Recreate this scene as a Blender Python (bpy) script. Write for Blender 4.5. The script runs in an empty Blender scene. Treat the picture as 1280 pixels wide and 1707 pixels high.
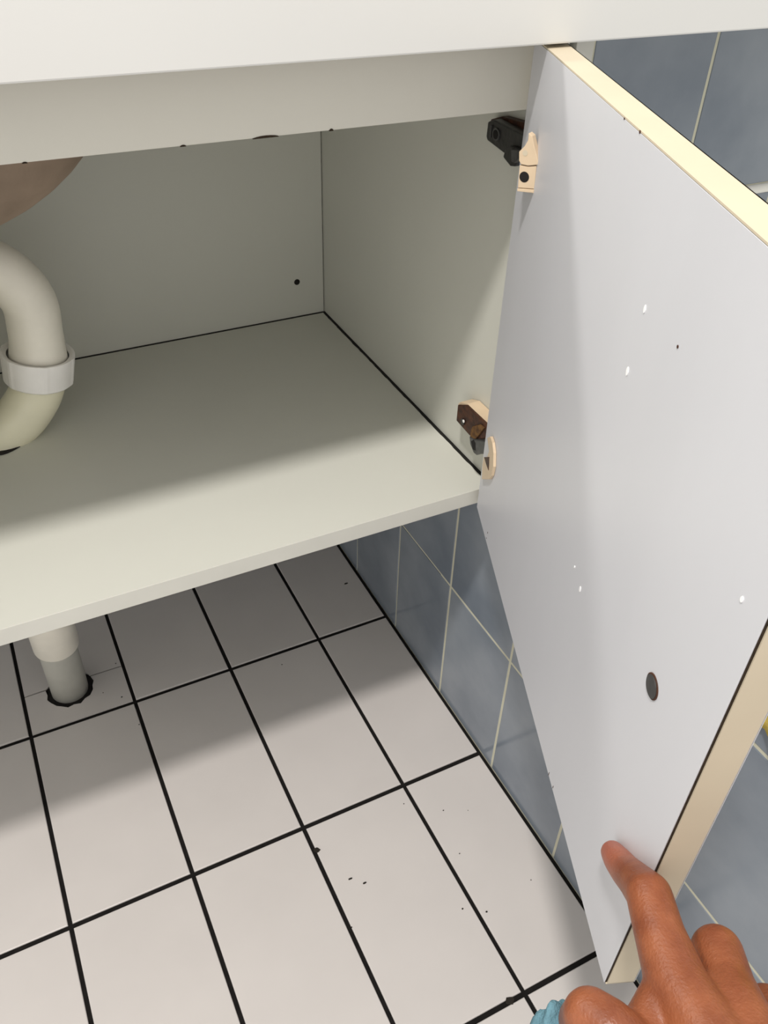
import bpy, bmesh, math, random
from mathutils import Vector, Matrix
random.seed(7)
scene = bpy.context.scene
COL = scene.collection
# ------------------------------------------------------------------ camera
F_PX = 1410.546
CAM = Vector((-0.4774, -0.8796, 1.0316))
RX = Vector((0.8947, -0.4457, 0.0282)); RYD = Vector((-0.2607, -0.5724, -0.7775)); RZ = Vector((0.3626, 0.6883, -0.6283))
cd = bpy.data.cameras.new('camera'); cam = bpy.data.objects.new('camera', cd); COL.objects.link(cam)
m3 = Matrix((RX, -RYD, -RZ)).transposed()
cam.matrix_world = Matrix.Translation(CAM) @ m3.to_4x4()
cd.sensor_fit = 'HORIZONTAL'; cd.sensor_width = 36.0; cd.lens = 36.0 * F_PX / 1280.0
cd.clip_start = 0.01; cd.clip_end = 50
scene.camera = cam
# ------------------------------------------------------------------ light
world = bpy.data.worlds.new('room_light'); scene.world = world; world.use_nodes = True
bg = world.node_tree.nodes['Background']; bg.inputs[0].default_value = (1.0, 0.985, 0.955, 1); bg.inputs[1].default_value = 0.98
def lamp(name, loc, target, power, size, color):
    l = bpy.data.lights.new(name, 'AREA'); l.shape = 'DISK'; l.size = size; l.energy = power; l.color = color
    o = bpy.data.objects.new(name, l); COL.objects.link(o); o.location = loc
    o.rotation_euler = (Vector(target) - Vector(loc)).to_track_quat('-Z', 'Y').to_euler()
    return o
lamp('ceiling_lamp_light', (-0.88, -1.02, 2.60), (-0.45, -0.5, 0.3), 42, 0.16, (1.0, 0.96, 0.925))
lamp('mirror_reflection_light', (-0.70, 0.20, 1.56), (-0.25, -0.6, 0.6), 4.2, 0.09, (1.0, 0.97, 0.93))  # added light in place of the ceiling lamp's reflection in the mirror
scene.view_settings.view_transform = 'Standard'; scene.view_settings.look = 'None'
scene.view_settings.exposure = 0.0; scene.view_settings.gamma = 1.0; scene.view_settings.use_curve_mapping = False

# ------------------------------------------------------------------ helpers
def ray(p): return (RX * ((p[0] - 640) / F_PX) + RYD * ((p[1] - 853.5) / F_PX) + RZ)
def onX(p, X): d = ray(p); return CAM + d * ((X - CAM.x) / d.x)
def onZ(p, Z): d = ray(p); return CAM + d * ((Z - CAM.z) / d.z)
def deep(px, py, dep): return CAM + ray((px, py)) * dep

def srgb(r, g, b):
    f = lambda c: (c / 255 / 12.92) if c / 255 <= 0.04045 else ((c / 255 + 0.055) / 1.055) ** 2.4
    return (f(r), f(g), f(b))

def mat(name, col, rough=0.5, spec=0.5, var=0.06, scale=6.0, col2=None, bump=0.0, bscale=200.0, detail=4.0, metallic=0.0, sss=0.0, coat=0.0, rnd=0.0, stretch=None):
    m = bpy.data.materials.new(name); m.use_nodes = True
    nt = m.node_tree; b = nt.nodes['Principled BSDF']
    b.inputs['Roughness'].default_value = rough; b.inputs['Specular IOR Level'].default_value = spec
    b.inputs['Metallic'].default_value = metallic; b.inputs['Coat Weight'].default_value = coat
    tc = nt.nodes.new('ShaderNodeTexCoord'); src = tc.outputs['Object']
    if rnd:
        oi = nt.nodes.new('ShaderNodeObjectInfo'); ad = nt.nodes.new('ShaderNodeVectorMath'); ad.operation = 'ADD'
        sc = nt.nodes.new('ShaderNodeVectorMath'); sc.operation = 'SCALE'; sc.inputs['Scale'].default_value = 5.0
        nt.links.new(oi.outputs['Location'], sc.inputs[0])
        nt.links.new(src, ad.inputs[0]); nt.links.new(sc.outputs[0], ad.inputs[1]); src = ad.outputs[0]
    if stretch:
        mp = nt.nodes.new('ShaderNodeMapping'); mp.inputs['Scale'].default_value = stretch
        nt.links.new(src, mp.inputs[0]); src = mp.outputs[0]
    n = nt.nodes.new('ShaderNodeTexNoise'); n.inputs['Scale'].default_value = scale; n.inputs['Detail'].default_value = detail
    nt.links.new(src, n.inputs['Vector'])
    rp = nt.nodes.new('ShaderNodeValToRGB')
    c2 = col2 if col2 else tuple(c * (1 - var) for c in col)
    rp.color_ramp.elements[0].color = (*c2, 1); rp.color_ramp.elements[1].color = (*col, 1)
    rp.color_ramp.elements[0].position = 0.3; rp.color_ramp.elements[1].position = 0.7
    nt.links.new(n.outputs['Fac'], rp.inputs[0]); out = rp.outputs[0]
    if rnd:
        hs = nt.nodes.new('ShaderNodeHueSaturation'); mr = nt.nodes.new('ShaderNodeMapRange')
        mr.inputs['To Min'].default_value = 1 - rnd; mr.inputs['To Max'].default_value = 1 + rnd
        nt.links.new(oi.outputs['Random'], mr.inputs[0]); nt.links.new(mr.outputs[0], hs.inputs['Value'])
        nt.links.new(out, hs.inputs['Color']); out = hs.outputs[0]
    nt.links.new(out, b.inputs['Base Color'])
    if sss:
        b.inputs['Subsurface Weight'].default_value = sss; b.inputs['Subsurface Radius'].default_value = (0.006, 0.0025, 0.0012); b.inputs['Subsurface Scale'].default_value = 1.0
    if bump:
        n2 = nt.nodes.new('ShaderNodeTexNoise'); n2.inputs['Scale'].default_value = bscale; n2.inputs['Detail'].default_value = 3
        nt.links.new(src, n2.inputs['Vector'])
        bp = nt.nodes.new('ShaderNodeBump'); bp.inputs['Strength'].default_value = bump; bp.inputs['Distance'].default_value = 0.001
        nt.links.new(n2.outputs['Fac'], bp.inputs['Height']); nt.links.new(bp.outputs[0], b.inputs['Normal'])
    return m

M = {}
M['floor_tile'] = mat('glazed_white_floor_tile', (0.63, 0.59, 0.56), 0.42, 0.4, 0.05, 9, rnd=0.02, bump=0.04, bscale=60)
M['floor_grout'] = mat('black_floor_grout', (0.012, 0.010, 0.009), 0.9, 0.2, 0.5, 80)
M['wall_tile'] = mat('cloudy_blue_grey_wall_tile', (0.27, 0.30, 0.335), 0.16, 0.5, scale=7, col2=(0.155, 0.185, 0.225), rnd=0.05, detail=6)
M['wall_grout'] = mat('pale_wall_grout', (0.62, 0.60, 0.47), 0.8, 0.3, 0.12, 40)
M['laminate'] = mat('off_white_cabinet_laminate', (0.605, 0.605, 0.54), 0.45, 0.4, 0.04, 5, bump=0.05, bscale=500)
M['rail'] = mat('cream_white_rail_laminate', (0.66, 0.64, 0.565), 0.45, 0.4, 0.04, 5, bump=0.05, bscale=500)
M['door_lam'] = mat('cool_white_door_laminate', (0.62, 0.625, 0.655), 0.38, 0.45, 0.03, 12, bump=0.04, bscale=400, stretch=(1, 1, 0.08))
M['edge_cream'] = mat('cream_edge_banding', (0.60, 0.52, 0.385), 0.45, 0.4, 0.06, 20)
M['edge_grey'] = mat('pale_grey_edge_banding', (0.62, 0.61, 0.55), 0.5, 0.4, 0.06, 20)
M['core'] = mat('dark_chipboard_core', (0.045, 0.030, 0.018), 0.9, 0.2, 0.5, 300)
M['counter'] = mat('white_solid_surface', (0.62, 0.615, 0.59), 0.22, 0.5, 0.01, 4)
M['bowl'] = mat('unglazed_bowl_underside', (0.36, 0.27, 0.20), 0.75, 0.3, scale=14, col2=(0.22, 0.165, 0.12), bump=0.3, bscale=120)
M['pipe'] = mat('ivory_plastic_pipe', (0.91, 0.87, 0.76), 0.35, 0.45, 0.1, 25)
M['pipe2'] = mat('yellowed_plastic_pipe', (0.90, 0.865, 0.66), 0.35, 0.45, 0.08, 18)
M['nut'] = mat('white_plastic_nut', (0.94, 0.92, 0.88), 0.4, 0.45, 0.08, 30, bump=0.1, bscale=300)
M['pipe_grey'] = mat('grey_plastic_pipe', (0.46, 0.45, 0.40), 0.5, 0.4, 0.12, 25)
M['black'] = mat('black_gap_and_sealant', (0.012, 0.010, 0.009), 0.7, 0.3, 0.4, 60)  # for sealant, and for the painted dark of holes and gaps
M['charcoal'] = mat('charcoal_hinge_metal', (0.030, 0.029, 0.027), 0.35, 0.6, 0.5, 120, bump=0.3, bscale=250)
M['greymetal'] = mat('worn_grey_metal', (0.10, 0.10, 0.098), 0.35, 0.6, 0.5, 150, metallic=0.4)
M['rust'] = mat('rusty_brown_metal', (0.085, 0.030, 0.012), 0.55, 0.4, scale=160, col2=(0.022, 0.009, 0.006), bump=0.4, bscale=300)
M['rust2'] = mat('orange_rust', (0.17, 0.085, 0.025), 0.8, 0.3, scale=220, col2=(0.06, 0.028, 0.012), bump=0.5, bscale=300)
M['cream_plastic'] = mat('cream_hinge_plastic', (0.68, 0.53, 0.36), 0.45, 0.45, 0.08, 60)
M['white_trim'] = mat('white_trim_bead', (0.80, 0.79, 0.74), 0.4, 0.4, 0.05, 30)
M['yellow'] = mat('yellow_cloth_weave', (0.66, 0.50, 0.12), 0.9, 0.1, 0.35, 60, bump=0.6, bscale=500)
M['blue'] = mat('light_blue_terry', (0.15, 0.29, 0.35), 0.95, 0.1, 0.4, 90, bump=1.0, bscale=700)
M['speck'] = mat('dirt_speck_brown', (0.03, 0.025, 0.02), 0.9, 0.2, 0.4, 80)
M['chip'] = mat('white_paint_chip', (0.9, 0.9, 0.9), 0.6, 0.3, 0.02, 40)

def link(name, me, m, parent=None, smooth=False):
    o = bpy.data.objects.new(name, me); COL.objects.link(o)
    if m is not None and not me.materials: me.materials.append(M[m] if isinstance(m, str) else m)
    if parent: o.parent = parent
    if smooth:
        for p in me.polygons: p.use_smooth = True
    return o
def bmo(name, bm, m, parent=None, smooth=False):
    bmesh.ops.recalc_face_normals(bm, faces=bm.faces[:])
    me = bpy.data.meshes.new(name); bm.to_mesh(me); bm.free()
    return link(name, me, m, parent, smooth)
def add_box(bm, a, b, bev=0.0):
    r = bmesh.ops.create_cube(bm, size=1.0)
    a, b = Vector(a), Vector(b); c = (a + b) / 2; s = b - a
    for v in r['verts']: v.co = Vector((v.co.x * s.x, v.co.y * s.y, v.co.z * s.z)) + c
    if bev:
        es = list({e for v in r['verts'] for e in v.link_edges})
        bmesh.ops.bevel(bm, geom=es, offset=bev, segments=2, affect='EDGES', profile=0.6)
def box(name, a, b, m, parent=None, bev=0.0):
    bm = bmesh.new(); add_box(bm, a, b, bev); return bmo(name, bm, m, parent)
def add_prism(bm, pts, vec, bev=0.0):
    vec = Vector(vec)
    lo = [bm.verts.new(Vector(p)) for p in pts]; hi = [bm.verts.new(Vector(p) + vec) for p in pts]
    n = len(pts); fs = [bm.faces.new(lo), bm.faces.new(hi[::-1])]
    for i in range(n): fs.append(bm.faces.new((lo[i], hi[i], hi[(i + 1) % n], lo[(i + 1) % n])))
    if bev:
        bmesh.ops.recalc_face_normals(bm, faces=fs)
        es = list({e for f in fs for e in f.edges})
        bmesh.ops.bevel(bm, geom=es, offset=bev, segments=2, affect='EDGES', profile=0.6)
def prism(name, pts, vec, m, parent=None, bev=0.0):
    bm = bmesh.new(); add_prism(bm, pts, vec, bev); return bmo(name, bm, m, parent)
def add_tube(bm, pts, radii, seg=28, cap=True):
    pts = [Vector(p) for p in pts]; n = len(pts)
    if not isinstance(radii, (list, tuple)): radii = [radii] * n
    t0 = (pts[1] - pts[0]).normalized(); u = t0.orthogonal().normalized(); rings = []
    for i in range(n):
        t = (pts[min(i + 1, n - 1)] - pts[max(i - 1, 0)]).normalized()
        u = (u - t * u.dot(t)).normalized(); v = t.cross(u)
        rings.append([bm.verts.new(pts[i] + (u * math.cos(a) + v * math.sin(a)) * radii[i]) for a in [2 * math.pi * k / seg for k in range(seg)]])
    for i in range(n - 1):
        for k in range(seg):
            bm.faces.new((rings[i][k], rings[i][(k + 1) % seg], rings[i + 1][(k + 1) % seg], rings[i + 1][k]))
    if cap: bm.faces.new(rings[0][::-1]); bm.faces.new(rings[-1])
def tube(name, pts, radii, m, parent=None, seg=28):
    bm = bmesh.new(); add_tube(bm, pts, radii, seg); o = bmo(name, bm, m, parent, True)
    return o
def spline(ctrl, n=8):
    P = [Vector(c) for c in ctrl]; P = [2 * P[0] - P[1]] + P + [2 * P[-1] - P[-2]]; out = []
    for i in range(1, len(P) - 2):
        for k in range(n):
            t = k / n; a, b, c, d = P[i - 1], P[i], P[i + 1], P[i + 2]
            out.append(0.5 * ((2 * b) + (c - a) * t + (2 * a - 5 * b + 4 * c - d) * t * t + (3 * b - a - 3 * c + d) * t ** 3))
    out.append(P[-2]); return out
def disc(name, c, nrm, r, th, m, parent=None, seg=24, ry=None):
    c = Vector(c); nrm = Vector(nrm).normalized(); u = nrm.orthogonal().normalized()
    if abs(nrm.z) < 0.9: u = nrm.cross(Vector((0, 0, 1))).normalized()
    v = nrm.cross(u); ry = ry or r
    pts = [c + u * math.cos(a) * r + v * math.sin(a) * ry for a in [2 * math.pi * k / seg for k in range(seg)]]
    return prism(name, pts, nrm * th, m, parent)
def empty(name, loc=(0, 0, 0)):
    o = bpy.data.objects.new(name, None); COL.objects.link(o); o.location = loc; o.empty_display_size = 0.05; return o
def tag(o, label, cat, group=None):
    o['label'] = label; o['category'] = cat
    if group: o['group'] = group
    return o
def struct(o, label=None, cat=None):
    o['kind'] = 'structure'
    if label: o['label'] = label
    if cat: o['category'] = cat
    return o

_tile = {}
def tile_mesh(w, h, t, key):
    """slab w x h, top face at z=0, chamfered upper edges, thickness t"""
    k = (round(w, 4), round(h, 4), key)
    if k in _tile: return _tile[k]
    bm = bmesh.new(); c = 0.0011; rows = []
    for z, i in ((-t, 0), (-c, 0), (-c * 0.3, c * 0.35), (0, c)):
        rows.append([bm.verts.new((x, y, z)) for x, y in ((-w / 2 + i, -h / 2 + i), (w / 2 - i, -h / 2 + i), (w / 2 - i, h / 2 - i), (-w / 2 + i, h / 2 - i))])
    bm.faces.new(rows[0][::-1]); bm.faces.new(rows[-1])
    for a, b in zip(rows, rows[1:]):
        for j in range(4): bm.faces.new((a[j], a[(j + 1) % 4], b[(j + 1) % 4], b[j]))
    me = bpy.data.meshes.new('tile'); bm.to_mesh(me); bm.free(); me.materials.append(M[key]); _tile[k] = me
    return me

# ------------------------------------------------------------------ floor
GX = [0.0] + [-(0.1259 + 0.1496 * k) for k in range(10)]
GY = [0.298, 0.0, -0.3, -0.6, -0.9, -1.2, -1.5]
floor = struct(box('floor', (-1.48, -1.5, -0.06), (0.0, 0.30, -0.0022), 'floor_grout'), 'white rectangular floor tiles with black grout lines', 'floor')
PIPE_F = Vector((-0.508, 0.066, 0.0))
gw = 0.0052
for i in range(len(GX) - 1):
    for j in range(len(GY) - 1):
        x1 = GX[i] - (0.005 if i == 0 else gw / 2); x0 = GX[i + 1] + gw / 2
        y1 = GY[j] - 0.0031; y0 = GY[j + 1] + 0.0031
        if i == 3 and j == 0:
            # tile cut in two around the waste pipe
            cut = 0.078; r = 0.0345; dy = cut - PIPE_F.y
            for sgn in (-1, 1):
                yc = cut + sgn * 0.0013; d = yc - PIPE_F.y; hx = math.sqrt(r * r - d * d)
                a0 = math.atan2(d, hx); a1 = math.atan2(d, -hx)
                if sgn < 0: a1 -= 2 * math.pi
                arc = [(PIPE_F.x + r * math.cos(a0 + (a1 - a0) * k / 14) * (1 + 0.05 * math.sin(k * 2.3)), PIPE_F.y + r * math.sin(a0 + (a1 - a0) * k / 14) * (1 + 0.05 * math.cos(k * 3.1))) for k in range(15)]
                ye = y0 if sgn < 0 else y1
                poly = [(x0, yc), (x0, ye), (x1, ye), (x1, yc)] + arc
                prism('floor_tile', [(x, y, -0.006) for x, y in poly], (0, 0, 0.006), 'floor_tile', floor)
            continue
        o = link('floor_tile', tile_mesh(x1 - x0, y1 - y0, 0.006, 'floor_tile'), None, floor)
        o.location = ((x0 + x1) / 2, (y0 + y1) / 2, random.uniform(-0.0003, 0.0002))
        o.rotation_euler = (random.uniform(-.0012, .0012), random.uniform(-.0012, .0012), random.uniform(-.002, .002))
bm = bmesh.new()
for p, r, e in [((584, 1465), .0019, 2.0), ((608, 1472), .0017, 2.0), ((739, 1351), .0011, 1.2), ((766, 1423), .0011, 1), ((771, 1515), .0014, 1.2), ((811, 1520), .0015, 1.2), ((885, 1467), .0009, 1), ((780, 1351), .0007, 1), ((673, 1340), .001, 1), ((577, 973), .0022, 2.2), ((586, 1546), .0013, 1), ((193, 1106), .0012, 1), ((203, 1162), .0014, 1.2), ((172, 1155), .001, 1), ((232, 1208), .0012, 1), ((470, 1108), .0011, 1)]:
    r *= 0.75; q = onZ(p, 0.0); pts = [q + Vector((math.cos(a) * r * e, math.sin(a) * r * random.uniform(.6, 1.1), 0.0001)) for a in [k * math.pi / 4 for k in range(8)]]
    add_prism(bm, pts, (0, 0, 0.0006))
for p, r in [((528, 1417), .0055), ((850, 1669), .006)]:      # crumbled grout
    q = onZ(p, 0.0); add_prism(bm, [q + Vector((math.cos(a) * r * random.uniform(.6, 1.1), math.sin(a) * r * random.uniform(.5, .9), 0.0001)) for a in [k * math.pi / 5 for k in range(10)]], (0, 0, 0.0005))
sp = bmo('dirt_specks', bm, 'speck', floor); sp['kind'] = 'stuff'

# ------------------------------------------------------------------ walls
WY = [0.298, 0.2725, 0.1225, -0.0275, -0.1775, -0.327, -0.477, -0.627, -0.777, -0.927, -1.077, -1.227, -1.377, -1.5]
WZ = [-0.002, 0.2228, 0.4508, 0.69]
bm = bmesh.new(); add_box(bm, (0.0006, -1.5, -0.06), (0.10, -0.15, 0.688)); wall_r = struct(bmo('wall_right', bm, 'wall_grout'), 'low wall of cloudy blue-grey glazed tiles beside the cabinet', 'wall')
wg = 0.0037
for i in range(len(WY) - 1):
    for j in range(3):
        y1 = WY[i] - wg / 2; y0 = WY[i + 1] + wg / 2; z0 = WZ[j] + wg / 2; z1 = WZ[j + 1] - wg / 2
        o = link('wall_tile', tile_mesh(y1 - y0, z1 - z0, 0.006, 'wall_tile'), None, wall_r)
        o.rotation_euler = Matrix(((0, 0, -1), (-1, 0, 0), (0, 1, 0))).to_euler()
        o.location = (random.uniform(-.0002, .0002), (y0 + y1) / 2, (z0 + z1) / 2)
# capping tiles of the low wall
for i in range(4, len(WY) - 1):
    o = link('capping_tile', tile_mesh(WY[i] - WY[i + 1] - wg, 0.10, 0.004, 'wall_tile'), None, wall_r)
    o.rotation_euler = (0, 0, math.pi / 2); o.location = (0.05, (min(WY[i], -0.15) + WY[i + 1]) / 2, 0.6925)
# wall facing the camera beyond the low wall
wall_d = struct(box('wall_front_right', (0.0012, -0.1492, -0.06), (0.9, 0.36, 2.3), 'wall_grout'), 'blue-grey tiled wall facing forward beyond the open door', 'wall')
for i in range(-2, 4):
    for z0, z1 in ((0.475, 0.7005), (0.709, 0.9355), (0.9355, 1.163), (0.247, 0.475), (0.02, 0.247), (1.163, 1.39)):
        xs = [-0.03, 0.118, 0.278, 0.428, 0.578, 0.728, 0.878]; xa = max(xs[i + 2], 0.0); xb = xs[i + 3] if i + 3 < 7 else 0.898
        if xb - xa < 0.02: continue
        o = link('wall_tile', tile_mesh(xb - xa - wg, z1 - z0 - wg, 0.006, 'wall_tile'), None, wall_d)
        o.rotation_euler = (math.pi / 2, 0, 0); o.location = ((xa + xb) / 2, -0.15, (z0 + z1) / 2)
wall_s = struct(box('wall_side', (0.0006, -0.149, 0.962), (0.0012, 0.298, 1.39), 'wall_grout'), 'blue-grey tiled return wall above the counter', 'wall')
for ya, yb in ((0.298, 0.1225), (0.1225, -0.0275), (-0.0275, -0.15)):         # return above the counter
    for z in (0.962, 1.19):
        o = link('wall_tile', tile_mesh(ya - yb - wg, 0.2243, 0.003, 'wall_tile'), None, wall_s)
        o.rotation_euler = Matrix(((0, 0, -1), (-1, 0, 0), (0, 1, 0))).to_euler(); o.location = (0.0, (ya + yb) / 2, z + 0.114)
bm = bmesh.new(); add_tube(bm, [(0.102, -0.1505, 0.7045), (0.5, -0.1505, 0.7045), (0.898, -0.1505, 0.7045)], 0.0056, 16)
t = bmo('trim_1', bm, 'white_trim', None, True); struct(t, 'white half-round trim bead along the tiled wall', 'trim')
wall_b = struct(box('wall_back', (-1.48, 0.2992, -0.06), (0.0005, 0.36, 2.3), 'wall_grout'), 'tiled back wall behind the cabinet', 'wall')
WB = [-0.002, 0.2228, 0.4508, 0.6788, 0.9068, 1.1348, 1.3628]
for i in range(10):
    for j in (0, 1, 4, 5):
        o = link('wall_tile', tile_mesh(0.1474, 0.2243, 0.004, 'wall_tile'), None, wall_b)
        o.rotation_euler = (math.pi / 2, 0, 0); o.location = (-0.076 - 0.15 * i * 0.985, 0.2985, (WB[j] + WB[j + 1]) / 2)

# ------------------------------------------------------------------ wash counter with basin
YC = -0.342; ZC = 0.9182; ZT = 0.96
counter = tag(empty('washbasin_counter', (-0.5, -0.1, ZC)), 'white washbasin countertop with a deep plain front edge above the cabinet', 'countertop')
def child(o, par):
    o.parent = par; o.matrix_parent_inverse = Matrix.Translation(par.location).inverted(); return o
BC = Vector((-0.5118, -0.07, 0.93)); BA = Vector((0.201, 0.16, 0.183))
bm = bmesh.new()
add_box(bm, (-1.12, YC, ZC), (0.60, YC + 0.022, ZT), 0.0012)
o = child(bmo('front_apron', bm, 'counter'), counter)
child(box('side_extension', (0.0, YC + 0.0215, ZC), (0.60, -0.1565, ZT), 'counter'), counter)
# top slab with elliptical opening
bm = bmesh.new(); N = 64; x0, x1, y0, y1 = -1.12, 0.0, YC + 0.0215, 0.296
def rim(k, z, s=1.0):
    a = 2 * math.pi * k / N; return (BC.x + BA.x * s * math.cos(a), BC.y + BA.y * s * math.sin(a), z)
def out(k, z):
    a = 2 * math.pi * k / N; c, s = math.cos(a), math.sin(a)
    tx = ((x1 - BC.x) if c > 0 else (x0 - BC.x)) / c if abs(c) > 1e-6 else 1e9
    ty = ((y1 - BC.y) if s > 0 else (y0 - BC.y)) / s if abs(s) > 1e-6 else 1e9
    tt = min(tx, ty); return (BC.x + c * tt, BC.y + s * tt, z)
L = [[bm.verts.new(f) for f in row] for row in ([out(k, ZT) for k in range(N)], [rim(k, ZT) for k in range(N)], [rim(k, 0.922) for k in range(N)], [out(k, 0.922) for k in range(N)])]
for row in (L[0], L[3]):                                       # square corners
    for cx in (x0, x1):
        for cy in (y0, y1):
            v = min(row, key=lambda q: (q.co.x - cx) ** 2 + (q.co.y - cy) ** 2); v.co.x, v.co.y = cx, cy
for a, b in ((0, 1), (1, 2), (2, 3), (3, 0)):
    for k in range(N): bm.faces.new((L[a][k], L[a][(k + 1) % N], L[b][(k + 1) % N], L[b][k]))
child(bmo('top_slab', bm, 'counter'), counter)
def bowl_shell(sc, zoff):
    bm = bmesh.new(); rows = []
    for i in range(15):
        ph = math.pi / 2 * min(i, 13.7) / 14; cr, sr = math.cos(ph), math.sin(ph)
        rows.append([bm.verts.new((BC.x + BA.x * sc * cr * math.cos(2 * math.pi * k / N), BC.y + BA.y * sc * cr * math.sin(2 * math.pi * k / N), BC.z + zoff - (BA.z * sc + zoff) * sr)) for k in range(N)])
    for a, b in zip(rows, rows[1:]):
        for k in range(N): bm.faces.new((a[k], a[(k + 1) % N], b[(k + 1) % N], b[k]))
    bm.faces.new(rows[-1]); return bm
child(bmo('basin_inside', bowl_shell(0.985, 0.027), 'counter', None, True), counter)
bm = bowl_shell(1.0, 0.0)
o = child(bmo('basin_bowl', bm, 'bowl', None, True), counter); o['label'] = 'brownish unglazed underside of the basin bowl'

# ------------------------------------------------------------------ vanity cabinet
XP = -0.04; YF = -0.2958; YB = 0.1549; ZS = 0.4925; TH = 0.018; XL = -1.0
cab = tag(empty('vanity_cabinet', (-0.5, -0.07, ZS - TH)), 'off-white wall-hung vanity cabinet with its right door standing open', 'cabinet')
def cpart(o, lab=None):
    child(o, cab)
    if lab: o['label'] = lab
    return o
def sub(o, par, lab=None):
    o.parent = par; o.matrix_parent_inverse = par.matrix_world.inverted() if False else Matrix.Identity(4)
    if lab: o['label'] = lab
    return o
cpart(box('back_panel', (XL, YB, ZS - TH), (XP - 0.0012, YB + 0.016, 0.9165), 'laminate', None, 0.0005))
cpart(box('side_panel', (XP, YF + 0.004, ZS - TH), (XP + 0.0185, 0.295, 0.9165), 'laminate', None, 0.0006))
cpart(box('side_panel', (XL - 0.018, YF, ZS - TH), (XL - 0.001, 0.295, 0.9165), 'laminate', None, 0.0006))
cpart(box('filler_panel', (-0.0178, YF, ZS - TH), (-0.0012, -0.05, 0.9165), 'edge_grey', None, 0.0006))
shelf = cpart(box('bottom_panel', (XL, YF + 0.0008, ZS - TH), (XP - 0.0034, YB - 0.0030, ZS), 'laminate', None, 0.0005))
bm = bmesh.new(); add_box(bm, (XL, YF - 0.0008, ZS - TH - 0.0002), (XP - 0.0018, YF + 0.0006, ZS + 0.0003), 0.0004)
sub(bmo('edge_band', bm, 'edge_grey'), shelf)
def ragged(name, a, b, w, z):  # black strip that paints the shade inside a panel gap
    bm = bmesh.new(); a, b = Vector(a), Vector(b); n = 60; d = (b - a).normalized(); q = Vector((-d.y, d.x, 0))
    top = [a + (b - a) * (k / n) + q * (w * random.uniform(0.75, 1.25)) for k in range(n + 1)]; bot = [a + (b - a) * (k / n) - q * 0.0015 for k in range(n + 1)]
    A = [[bm.verts.new((p.x, p.y, zz)) for p in L] for L in (top, bot) for zz in (z, z - 0.012)]
    for r1, r2 in ((0, 2), (2, 3), (3, 1), (1, 0)):
        for k in range(n): bm.faces.new((A[r1][k], A[r1][k + 1], A[r2][k + 1], A[r2][k]))
    for k in (0, n): bm.faces.new((A[0][k], A[2][k], A[3][k], A[1][k]))
    sub(bmo(name, bm, 'black'), shelf, 'black ragged strip painting the dark gap at the edge of the bottom panel')
ragged('joint', (XP - 0.0012, YF + 0.003, 0), (XP - 0.0012, YB - 0.001, 0), 0.0026, ZS + 0.0004)
ragged('joint', (XP - 0.002, YB - 0.0010, 0), (XL, YB - 0.0010, 0), 0.0016, ZS + 0.0004)
rail = cpart(box('front_rail', (XL, YF, 0.8642), (XP - 0.0005, YF + 0.018, 0.9168), 'rail', None, 0.0006))
bm = bmesh.new()
for xc, w, h in ((-0.272, .0095, .0016), (-0.33, .002, .0012), (-0.223, .0016, .0016), (-0.43, .0016, .001)):
    add_prism(bm, [(xc + w * math.cos(math.pi * k / 8), YF - 0.0004, 0.8638 + h * math.sin(math.pi * k / 8)) for k in range(9)], (0, 0.006, 0))
sub(bmo('edge_chip', bm, 'core'), rail, 'dark chips in the lower edge of the rail')['kind'] = 'stuff'
cpart(disc('screw_hole', (-0.0803, YB + 0.0002, 0.5434), (0, -1, 0), 0.0041, 0.0006, 'black'), 'small dark screw hole in the back panel')

# door
ANG = math.radians(68.2); DB = Vector((-0.0633, -0.304, 0.4759)); DW = 0.4765; DH = 0.9157 - 0.4759; DT = 0.0193
DD = Vector((-math.cos(ANG), -math.sin(ANG), 0)); DN = Vector((-DD.y, DD.x, 0))      # DN points to the outer face
def D(s, z, n=0.0): return DB + DD * s + DN * n + Vector((0, 0, z - DB.z))
def dbox(name, s0, s1, z0, z1, n0, n1, m, par, lab=None, bev=0.0):
    pts = [D(s0, z0, n0), D(s1, z0, n0), D(s1, z1, n0), D(s0, z1, n0)]
    o = prism(name, pts, DN * (n1 - n0), m, None, bev); return (sub(o, par, lab) if par else o)
zt = DB.z + DH
door = cpart(dbox('door', 0.0008, DW - 0.0008, DB.z + 0.0006, zt - 0.0008, 0.0006, DT - 0.0006, 'core', None), 'cabinet door opened towards the camera, cool white inside with cream edges')
dbox('inner_laminate', 0.0, DW - 0.0012, DB.z, zt - 0.0013, 0.0, 0.0007, 'door_lam', door, None, 0.00015)
dbox('outer_laminate', 0.0, DW, DB.z, zt, DT - 0.0008, DT, 'door_lam', door)
dbox('edge_band', 0.0, DW, zt - 0.001, zt, 0.0001, DT, 'edge_cream', door, 'cream edging along the top of the door')
dbox('edge_band', DW - 0.001, DW, DB.z, zt, 0.0017, DT - 0.0003, 'edge_cream', door, 'cream edging down the free side of the door')
dbox('edge_band', 0.0, 0.001, DB.z, zt, 0.0008, DT, 'edge_cream', door)
dbox('edge_band', 0.0, DW, DB.z, DB.z + 0.001, 0.0008, DT, 'edge_cream', door)
def onD(p, n=0.0):
    q = DB + DN * n; r = ray(p); return CAM + r * ((q - CAM).dot(DN) / r.dot(DN))
sc = disc('handle_screw', onD((1089, 1144), 0.0004), -DN, 0.0064, 0.0014, 'greymetal', None, 24); sub(sc, door, 'small tarnished screw head')
sub(disc('screw_rim', onD((1089, 1144), 0.0003), -DN, 0.0072, 0.0009, 'rust', None, 24), door)
bm = bmesh.new()
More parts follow.
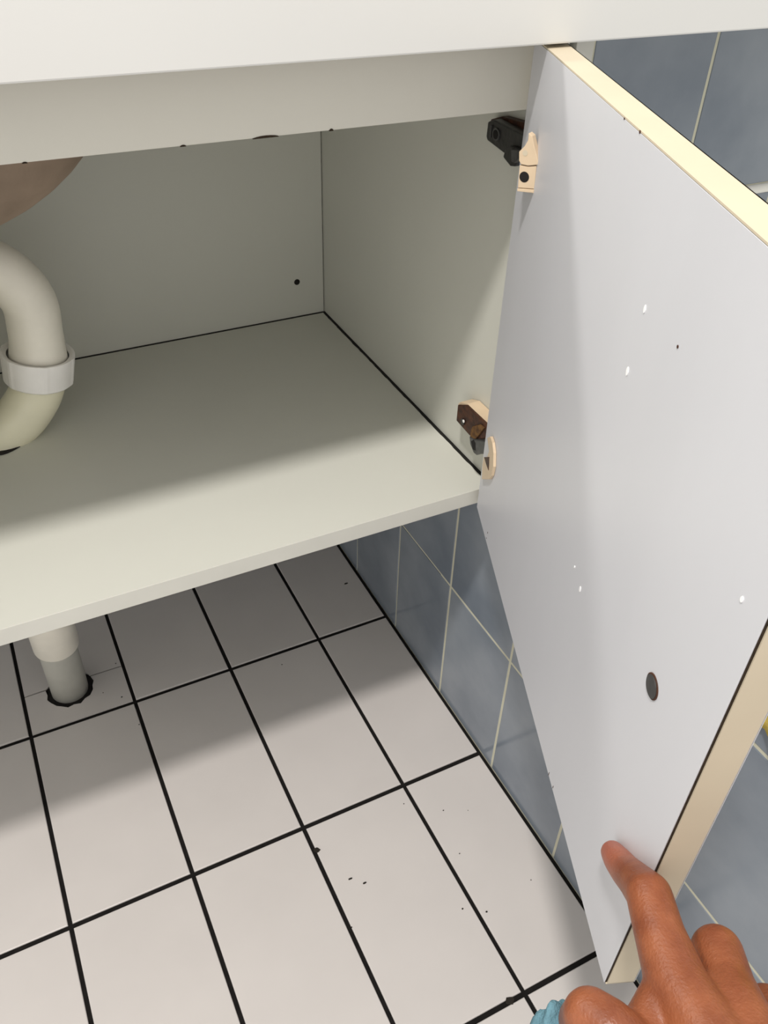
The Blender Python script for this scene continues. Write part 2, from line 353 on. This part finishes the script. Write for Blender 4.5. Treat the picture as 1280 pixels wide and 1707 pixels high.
for p, rs, rz in [((1075, 515), .0015, .003), ((1046, 619), .0019, .0035), ((967, 982), .0018, .003), ((1237, 999), .0017, .002), ((958, 945), .001, .0014)]:
    rs *= .75; rz *= .75; c = onD(p); add_prism(bm, [c + DD * rs * math.cos(a) * random.uniform(.7, 1.1) + Vector((0, 0, rz * math.sin(a))) for a in [k * math.pi / 5 for k in range(10)]], -DN * 0.0004)
sub(bmo('paint_chip', bm, 'chip'), door, 'tiny white chips on the door face')['kind'] = 'stuff'
bm = bmesh.new()
for p, rs, rz in [((1130, 578), .0011, .0012), ((813, 888), .0008, .0015), ((811, 897), .0007, .001), ((922, 1312), .0004, .0022), ((915, 1290), .0003, .003), ((1067, 220), .0012, .0012), ((1041, 198), .0008, .0008)]:
    rs *= .75; rz *= .75; c = onD(p); add_prism(bm, [c + DD * rs * math.cos(a) + Vector((0, 0, rz * math.sin(a))) for a in [k * math.pi / 4 for k in range(8)]], -DN * 0.0003)
sub(bmo('scuff_mark', bm, 'rust'), door, 'tiny dark scuffs on the door face')['kind'] = 'stuff'

# hinges
def xpoly(px, X): return [onX(p, X) for p in px]
hu = cpart(prism('hinge', xpoly([(818, 199), (836, 194), (876, 205), (880, 250), (858, 262), (830, 240), (816, 228)], -0.047), (0.0075, 0, 0), 'rust', None, 0.0008), 'charcoal metal hinge with a cream plastic cup at the top of the door')
arm = sub(prism('hinge_arm', xpoly([(813, 203), (822, 199), (848, 212), (874, 225), (871, 250), (858, 252), (851, 262), (838, 254), (812, 234), (810, 228)], -0.056), (0.009, 0, 0), 'charcoal', None, 0.0012), hu)
sub(prism('hinge_knuckle', xpoly([(842, 248), (850, 243), (866, 250), (864, 262), (857, 278), (850, 277), (838, 262)], -0.061), (0.010, 0, 0), 'charcoal', None, 0.0012), hu)
sub(prism('hinge_link', xpoly([(852, 249), (865, 250), (866, 264), (857, 272), (852, 270)], -0.0635), (0.004, 0, 0), 'greymetal', None, 0.0008), hu)
c = onX((828, 224), -0.0562); sub(disc('adjusting_screw', c, (-1, 0, 0), 0.0052, 0.0012, 'greymetal', None, 20), hu)
sub(disc('screw_recess', c + Vector((-0.0010, 0, 0)), (-1, 0, 0), 0.0036, 0.0004, 'black', None, 20), hu)
c = onX((819, 219), -0.0565); sub(prism('screw_slot', [c + Vector((0, y, z)) for y, z in ((-.0007, -.005), (.0007, -.005), (.0007, .005), (-.0007, .005))], (-0.001, 0, 0), 'greymetal'), hu)
def dpoly(px, n): return [onD(p, n) for p in px]
CN = (-DN * 0.6 + DD * 0.8).normalized(); CP = onD((897, 268))          # the cup housing is a wedge turned towards the door's free side
def onC(p, n=0.0):
    q = CP + CN * n; r = ray(p); return CAM + r * ((q - CAM).dot(CN) / r.dot(CN))
def cpoly(px, n=0.0): return [onC(p, n) for p in px]
sub(prism('hinge_cup', cpoly([(881, 222), (887, 227), (892, 250), (897, 270), (896, 275), (880, 276.5), (868, 274), (865, 268), (865, 253), (874, 244), (880, 234)]), CN * -0.006, 'cream_plastic', None, 0.0005), hu, 'cream plastic hinge cup')
sub(prism('cup_base', cpoly([(866, 275.5), (880, 278), (894, 277), (890, 315), (863, 313)], -0.0005), CN * -0.0055, 'cream_plastic', None, 0.0004), hu)
sub(prism('cup_foot', cpoly([(862, 314.5), (890, 316.5), (889.5, 322), (862, 319)], 0.0003), CN * -0.006, 'cream_plastic', None, 0.0004), hu)
sub(disc('cup_hole', onC((874, 295), -0.0006), CN, 0.0039, 0.0003, 'black', None, 20), hu)
sub(disc('cup_dimple', onC((875.5, 255), -0.0001), CN, 0.0021, 0.0003, 'edge_cream', None, 16), hu)

hl = cpart(prism('hinge', xpoly([(763.5, 673), (767, 670), (779, 673), (813, 706), (811, 725), (784, 725), (762, 700)], -0.0555), (0.0150, 0, 0), 'cream_plastic', None, 0.0008), 'rusty brown hinge with a cream base low on the door')
sub(prism('hinge_arm', xpoly([(763, 675), (777.5, 675.5), (812, 708), (810, 730), (797, 733), (782.5, 726), (760.5, 701)], -0.058), (0.0026, 0, 0), 'rust', None, 0.0008), hl)
sub(prism('rust_crust', xpoly([(787, 711), (798, 708), (806, 714), (800, 722), (792, 732), (784, 730), (783, 722)], -0.0605), (0.003, 0, 0), 'rust2', None, 0.0009), hl)
sub(prism('hinge_knuckle', xpoly([(782, 727), (790, 732), (808, 735), (813, 742), (813, 758), (802, 757), (794, 759), (789, 755), (783, 740)], -0.061), (0.010, 0, 0), 'greymetal', None, 0.0012), hl)
sub(prism('knuckle_slot', xpoly([(785, 736), (789, 733), (792, 739), (792, 751), (788, 749)], -0.0613), (0.0006, 0, 0), 'black'), hl)
sub(disc('adjusting_screw', onX((772, 703), -0.0583), (-1, 0, 0), 0.0034, 0.0012, 'charcoal', None, 18), hl)
sub(disc('screw_glint', onX((773, 702), -0.0592), (-1, 0, 0), 0.0017, 0.0006, 'nut', None, 12), hl)
sub(prism('hinge_cup', dpoly([(812, 730), (817, 727.5), (820.5, 738), (822.5, 755), (822, 778), (819, 793), (815, 799), (803, 799), (804, 775), (806, 762), (812, 762), (815, 752)], -0.0030), DN * 0.0028, 'cream_plastic', None, 0.0004), hl, 'cream hinge cup rim on the door')
sub(prism('cup_inside', dpoly([(807, 762), (815, 762), (814.5, 776), (814, 784), (811, 776), (808.5, 768)], -0.0034), DN * 0.0006, 'rust'), hl)

# ------------------------------------------------------------------ waste trap in the cabinet
trap = tag(empty('waste_trap', (-0.505, 0.005, ZS)), 'ivory plastic waste trap with a white slip nut, left inside the cabinet', 'pipe')
R1 = 0.0272
top_path = spline([(-0.60, 0.0, 0.60), (-0.598, 0.0, 0.655), (-0.566, 0.0, 0.695), (-0.515, 0.0, 0.704), (-0.462, 0.0, 0.689), (-0.434, 0.0, 0.652), (-0.4335, 0.0, 0.610), (-0.438, 0.0, 0.575)], 8)
NP = len(top_path)
child(tube('upper_bend', top_path, [R1 + 0.0042 * max(0.0, (k - (NP - 9)) / 8) ** 1.6 for k in range(NP)], 'pipe', None, 32), trap)
low_path = spline([(-0.4385, 0.0, 0.573), (-0.4465, 0.0, 0.545), (-0.467, 0.0, 0.519), (-0.489, 0.003, 0.500), (-0.5035, 0.006, 0.478), (-0.5045, 0.008, 0.462)], 8)
child(tube('lower_bend', low_path, R1, 'pipe2', None, 32), trap)
bm = bmesh.new(); axn = Vector((0.10, 0.0, 0.55)).normalized(); c0 = Vector((-0.4395, 0.0, 0.5705)); u = axn.orthogonal().normalized()
u = (Vector((0, -1, 0)) - axn * axn.dot(Vector((0, -1, 0)))).normalized(); v = axn.cross(u); prof = [(-0.0145, 0.0275), (-0.0145, 0.0335), (-0.0125, 0.0355), (0.015, 0.0372), (0.0185, 0.0372), (0.0185, 0.0348), (0.0165, 0.0312)]
rows = []
for h, r in prof:
    rows.append([bm.verts.new(c0 + axn * h + (u * math.cos(a) + v * math.sin(a)) * (r * (1 + (0.018 if (k % 12) in (0, 1) and 0.033 < r else 0.0)))) for k, a in enumerate([2 * math.pi * k / 72 for k in range(72)])])
for a, b in zip(rows, rows[1:]):
    for k in range(72): bm.faces.new((a[k], a[(k + 1) % 72], b[(k + 1) % 72], b[k]))
child(bmo('slip_nut', bm, 'nut', None, False), trap)['label'] = 'ribbed white slip nut'
pts = [(-0.4985 + 0.0335 * math.cos(a) * (1 + 0.06 * math.sin(5 * a)), 0.006 + 0.0345 * math.sin(a) * (1 + 0.05 * math.cos(4 * a)), ZS + 0.0002) for a in [2 * math.pi * k / 40 for k in range(40)]]
child(prism('black_hole_ring', pts, (0, 0, 0.0010), 'black'), trap)['label'] = 'black ragged disc standing in for the dark hole under the trap'  # the panel is uncut; the hole's darkness is this black disc
child(tube('inlet_bend', spline([(-0.60, 0.0, 0.602), (-0.602, -0.004, 0.570), (-0.58, -0.02, 0.545), (-0.545, -0.045, 0.545), (-0.518, -0.064, 0.575), (-0.512, -0.07, 0.63), (-0.512, -0.07, 0.7465)], 8), 0.02, 'pipe2', None, 28), trap)
child(tube('coupling', [(-0.60, 0, 0.59), (-0.60, 0, 0.615)], 0.033, 'nut', None, 28), trap)

# waste pipe between cabinet and floor
wp = tag(empty('waste_pipe', PIPE_F), 'grey plastic waste pipe standing in a floor tile under the cabinet', 'pipe')
dirp = (Vector((-0.5045, 0.010, 0.474)) - Vector((-0.508, 0.066, 0)))
pp = lambda z: Vector((-0.508, 0.066, 0)) + dirp * (z / 0.474)
child(tube('pipe', [pp(-0.02), pp(0.05), pp(0.15)], 0.0268, 'pipe_grey', None, 36), wp)
bm = bmesh.new(); add_tube(bm, [pp(0.112), pp(0.1135), pp(0.2), pp(0.471)], [0.0305, 0.0315, 0.0315, 0.0315], 36)
child(bmo('sleeve', bm, 'pipe', None, True), wp)['label'] = 'wider ivory sleeve on the pipe'
pts = [(PIPE_F.x + 0.033 * math.cos(a) * (1 + 0.06 * math.sin(6 * a)), PIPE_F.y + 0.033 * math.sin(a) * (1 + 0.05 * math.cos(5 * a)), -0.0045) for a in [2 * math.pi * k / 40 for k in range(40)]]
child(prism('black_hole_ring', pts, (0, 0, 0.003), 'black'), wp)['label'] = 'black ragged gap around the pipe'

# ------------------------------------------------------------------ yellow cloth over the low wall
bm = bmesh.new(); nx, nz = 14, 30; grid = []
for side in (0, 1):
    g = []
    for i in range(nx + 1):
        y = -0.632 - 0.12 * i / nx; row = []
        for j in range(nz + 1):
            s = j / nz
            zlow = 0.473 + 0.006 * math.sin(i * 0.9) + 0.006 * abs(i / nx - 0.35)
            wav = 0.0025 * math.sin(i * 1.3 + 2 * s) * (0.4 + s)
            if s < 0.2: x = 0.07 - (0.07 + 0.006) * (s / 0.2); z = 0.6965
            else: x = -0.0055 - wav * 0.8 - 0.001; z = 0.6955 + (zlow - 0.6955) * ((s - 0.2) / 0.8)
            row.append(bm.verts.new((x - side * (0.0022 if s >= 0.2 else 0.001), y, z + side * (0.0022 if s < 0.2 else 0.001))))
        g.append(row)
    grid.append(g)
for side in (0, 1):
    g = grid[side]
    for i in range(nx):
        for j in range(nz): bm.faces.new((g[i][j], g[i + 1][j], g[i + 1][j + 1], g[i][j + 1]))
a, b = grid
for i in range(nx):
    for j in (0, nz): bm.faces.new((a[i][j], a[i + 1][j], b[i + 1][j], b[i][j]))
for j in range(nz):
    for i in (0, nx): bm.faces.new((a[i][j], a[i][j + 1], b[i][j + 1], b[i][j]))
tag(bmo('cleaning_cloth', bm, 'yellow', None, True), 'yellow cloth edge against the tiles behind the door', 'cloth')

# ------------------------------------------------------------------ hand
sk = mat('tanned_skin', (0.285, 0.091, 0.037), 0.40, 0.45, scale=70, col2=(0.185, 0.050, 0.019), bump=0.45, bscale=650, sss=0.10, detail=6)
nt = sk.node_tree; bs = nt.nodes['Principled BSDF']; src = bs.inputs['Base Color'].links[0].from_socket
geo = nt.nodes.new('ShaderNodeTexCoord'); dst = nt.nodes.new('ShaderNodeVectorMath'); dst.operation = 'DISTANCE'
dst.inputs[1].default_value = deep(1021, 1421, .490); nt.links.new(geo.outputs['Object'], dst.inputs[0])
mr = nt.nodes.new('ShaderNodeMapRange'); mr.inputs['From Min'].default_value = 0.045; mr.inputs['From Max'].default_value = 0.008; mr.inputs['To Max'].default_value = 0.75
nt.links.new(dst.outputs['Value'], mr.inputs[0])
mx = nt.nodes.new('ShaderNodeMixRGB'); nt.links.new(mr.outputs[0], mx.inputs[0]); nt.links.new(src, mx.inputs[1]); mx.inputs[2].default_value = (0.40, 0.130, 0.088, 1)
nt.links.new(mx.outputs[0], bs.inputs['Base Color'])      # the fingertip is pinker than the rest
M['skin'] = sk
M['nail'] = mat('finger_nail', (0.62, 0.34, 0.25), 0.3, 0.5, 0.06, 60)
person = tag(empty('person', deep(1180, 1700, 0.40)), 'bare right hand pointing its index finger at the lower inside of the open door', 'person')
def add_capsule(bm, a, b, ra, rb, seg=20, rg=7):
    a, b = Vector(a), Vector(b); ax = (b - a); Ln = ax.length; t = ax / Ln; u = t.orthogonal().normalized(); v = t.cross(u); rings = []
    st = [(-ra * math.cos(math.pi / 2 * i / rg), ra * math.sin(math.pi / 2 * i / rg)) for i in range(1, rg + 1)] + [(Ln + rb * math.sin(math.pi / 2 * i / rg), rb * math.cos(math.pi / 2 * i / rg)) for i in range(0, rg)]
    for h, r in st: rings.append([bm.verts.new(a + t * h + (u * math.cos(q) + v * math.sin(q)) * r) for q in [2 * math.pi * k / seg for k in range(seg)]])
    for p, q in zip(rings, rings[1:]):
        for k in range(seg): bm.faces.new((p[k], p[(k + 1) % seg], q[(k + 1) % seg], q[k]))
    s = bm.verts.new(a - t * ra); e = bm.verts.new(b + t * rb)
    for k in range(seg): bm.faces.new((rings[0][(k + 1) % seg], rings[0][k], s)); bm.faces.new((rings[-1][k], rings[-1][(k + 1) % seg], e))
def chain(bm, pts):
    for (p, r), (q, s) in zip(pts, pts[1:]): add_capsule(bm, deep(*p), deep(*q), r, s)
bm = bmesh.new()
I_TIP, I_DIP, I_PIP, I_MID, I_MCP = (1021, 1421, .490), (1044, 1452, .465), (1082, 1492, .428), (1099, 1555, .412), (1130, 1645, .392)
chain(bm, [(I_TIP, .0070), ((1030, 1434, .479), .0082), (I_DIP, .0090), ((1062, 1470, .446), .0100), (I_PIP, .0117), (I_MID, .0124), (I_MCP, .0150)])
chain(bm, [((1130, 1645, .392), .0150), ((1205, 1770, .362), .0165), ((1290, 1930, .325), .0200)])
# middle finger folded
chain(bm, [((1228, 1690, .385), .0150), ((1212, 1640, .402), .0128), ((1195, 1586, .420), .0128), ((1178, 1610, .445), .0112), ((1160, 1680, .450), .0100), ((1165, 1740, .425), .0085)])
chain(bm, [((1228, 1690, .385), .0150), ((1290, 1820, .352), .0175), ((1330, 1960, .322), .0200)])
# ring finger folded
chain(bm, [((1318, 1755, .380), .0145), ((1300, 1722, .400), .0122), ((1278, 1684, .418), .0122), ((1248, 1712, .445), .0108), ((1222, 1770, .440), .0095)])
chain(bm, [((1318, 1745, .380), .0145), ((1360, 1860, .350), .0165), ((1372, 1990, .320), .0195)])
# little finger folded
chain(bm, [((1405, 1820, .372), .0130), ((1370, 1775, .395), .0108), ((1335, 1740, .412), .0106), ((1310, 1790, .425), .0095), ((1290, 1840, .415), .0085)])
chain(bm, [((1405, 1820, .372), .0130), ((1415, 1930, .345), .0155), ((1400, 2030, .318), .0185)])
# palm body
chain(bm, [((1180, 1720, .395), .0165), ((1280, 1770, .395), .0165), ((1370, 1850, .385), .0150)])
chain(bm, [((1190, 1790, .385), .0190), ((1300, 1850, .380), .0190), ((1380, 1930, .365), .0180)])
chain(bm, [((1220, 1890, .360), .0200), ((1330, 1960, .350), .0210)])
# thumb: base, joint and tip
chain(bm, [((1270, 1960, .345), .0210), ((1160, 1860, .362), .0200), ((1075, 1775, .372), .0150), ((1014, 1716, .376), .0134), ((984, 1694, .382), .0125), ((968, 1702, .394), .0105)])
chain(bm, [((1130, 1720, .392), .0130), ((1110, 1800, .375), .0150), ((1190, 1880, .360), .018)])
# web between thumb and index
chain(bm, [((1106, 1672, .392), .0125), ((1085, 1712, .385), .0125), ((1050, 1760, .375), .0135)])
# wrist and forearm
chain(bm, [((1350, 2000, .335), .0260), ((1440, 2180, .290), .0260), ((1640, 2560, .225), .0310)])
chain(bm, [((1400, 2000, .325), .0240), ((1500, 2180, .285), .0260), ((1700, 2560, .220), .0310)])
el = CAM + RX * 0.26 + RYD * 0.42 - RZ * 0.06
add_capsule(bm, deep(1640, 2560, .225), el, .0310, .0430); add_capsule(bm, deep(1700, 2560, .220), el, .0310, .0430)
hand = child(bmo('hand', bm, 'skin', None, True), person)
md = hand.modifiers.new('skin_surface', 'REMESH'); md.mode = 'VOXEL'; md.voxel_size = 0.0014; md.use_smooth_shade = True
sm = hand.modifiers.new('soften', 'SMOOTH'); sm.factor = 0.6; sm.iterations = 9

# blue cloth held under the thumb
bm = bmesh.new()
bmesh.ops.create_icosphere(bm, subdivisions=5, radius=1.0)
cc = deep(938, 1748, .405)
for v in bm.verts:
    n = v.co.copy(); k = 1 + 0.16 * math.sin(5 * n.x + 3 * n.y) * math.cos(4 * n.z) + 0.08 * math.sin(11 * n.x - 7 * n.z + 2 * n.y) + random.uniform(-.02, .02)
    v.co = cc + RX * n.x * 0.0155 * k + RYD * n.y * 0.0195 * k + RZ * n.z * 0.013 * k
tag(bmo('blue_cloth', bm, 'blue', None, True), 'light blue terry cloth tucked under the thumb', 'cloth')
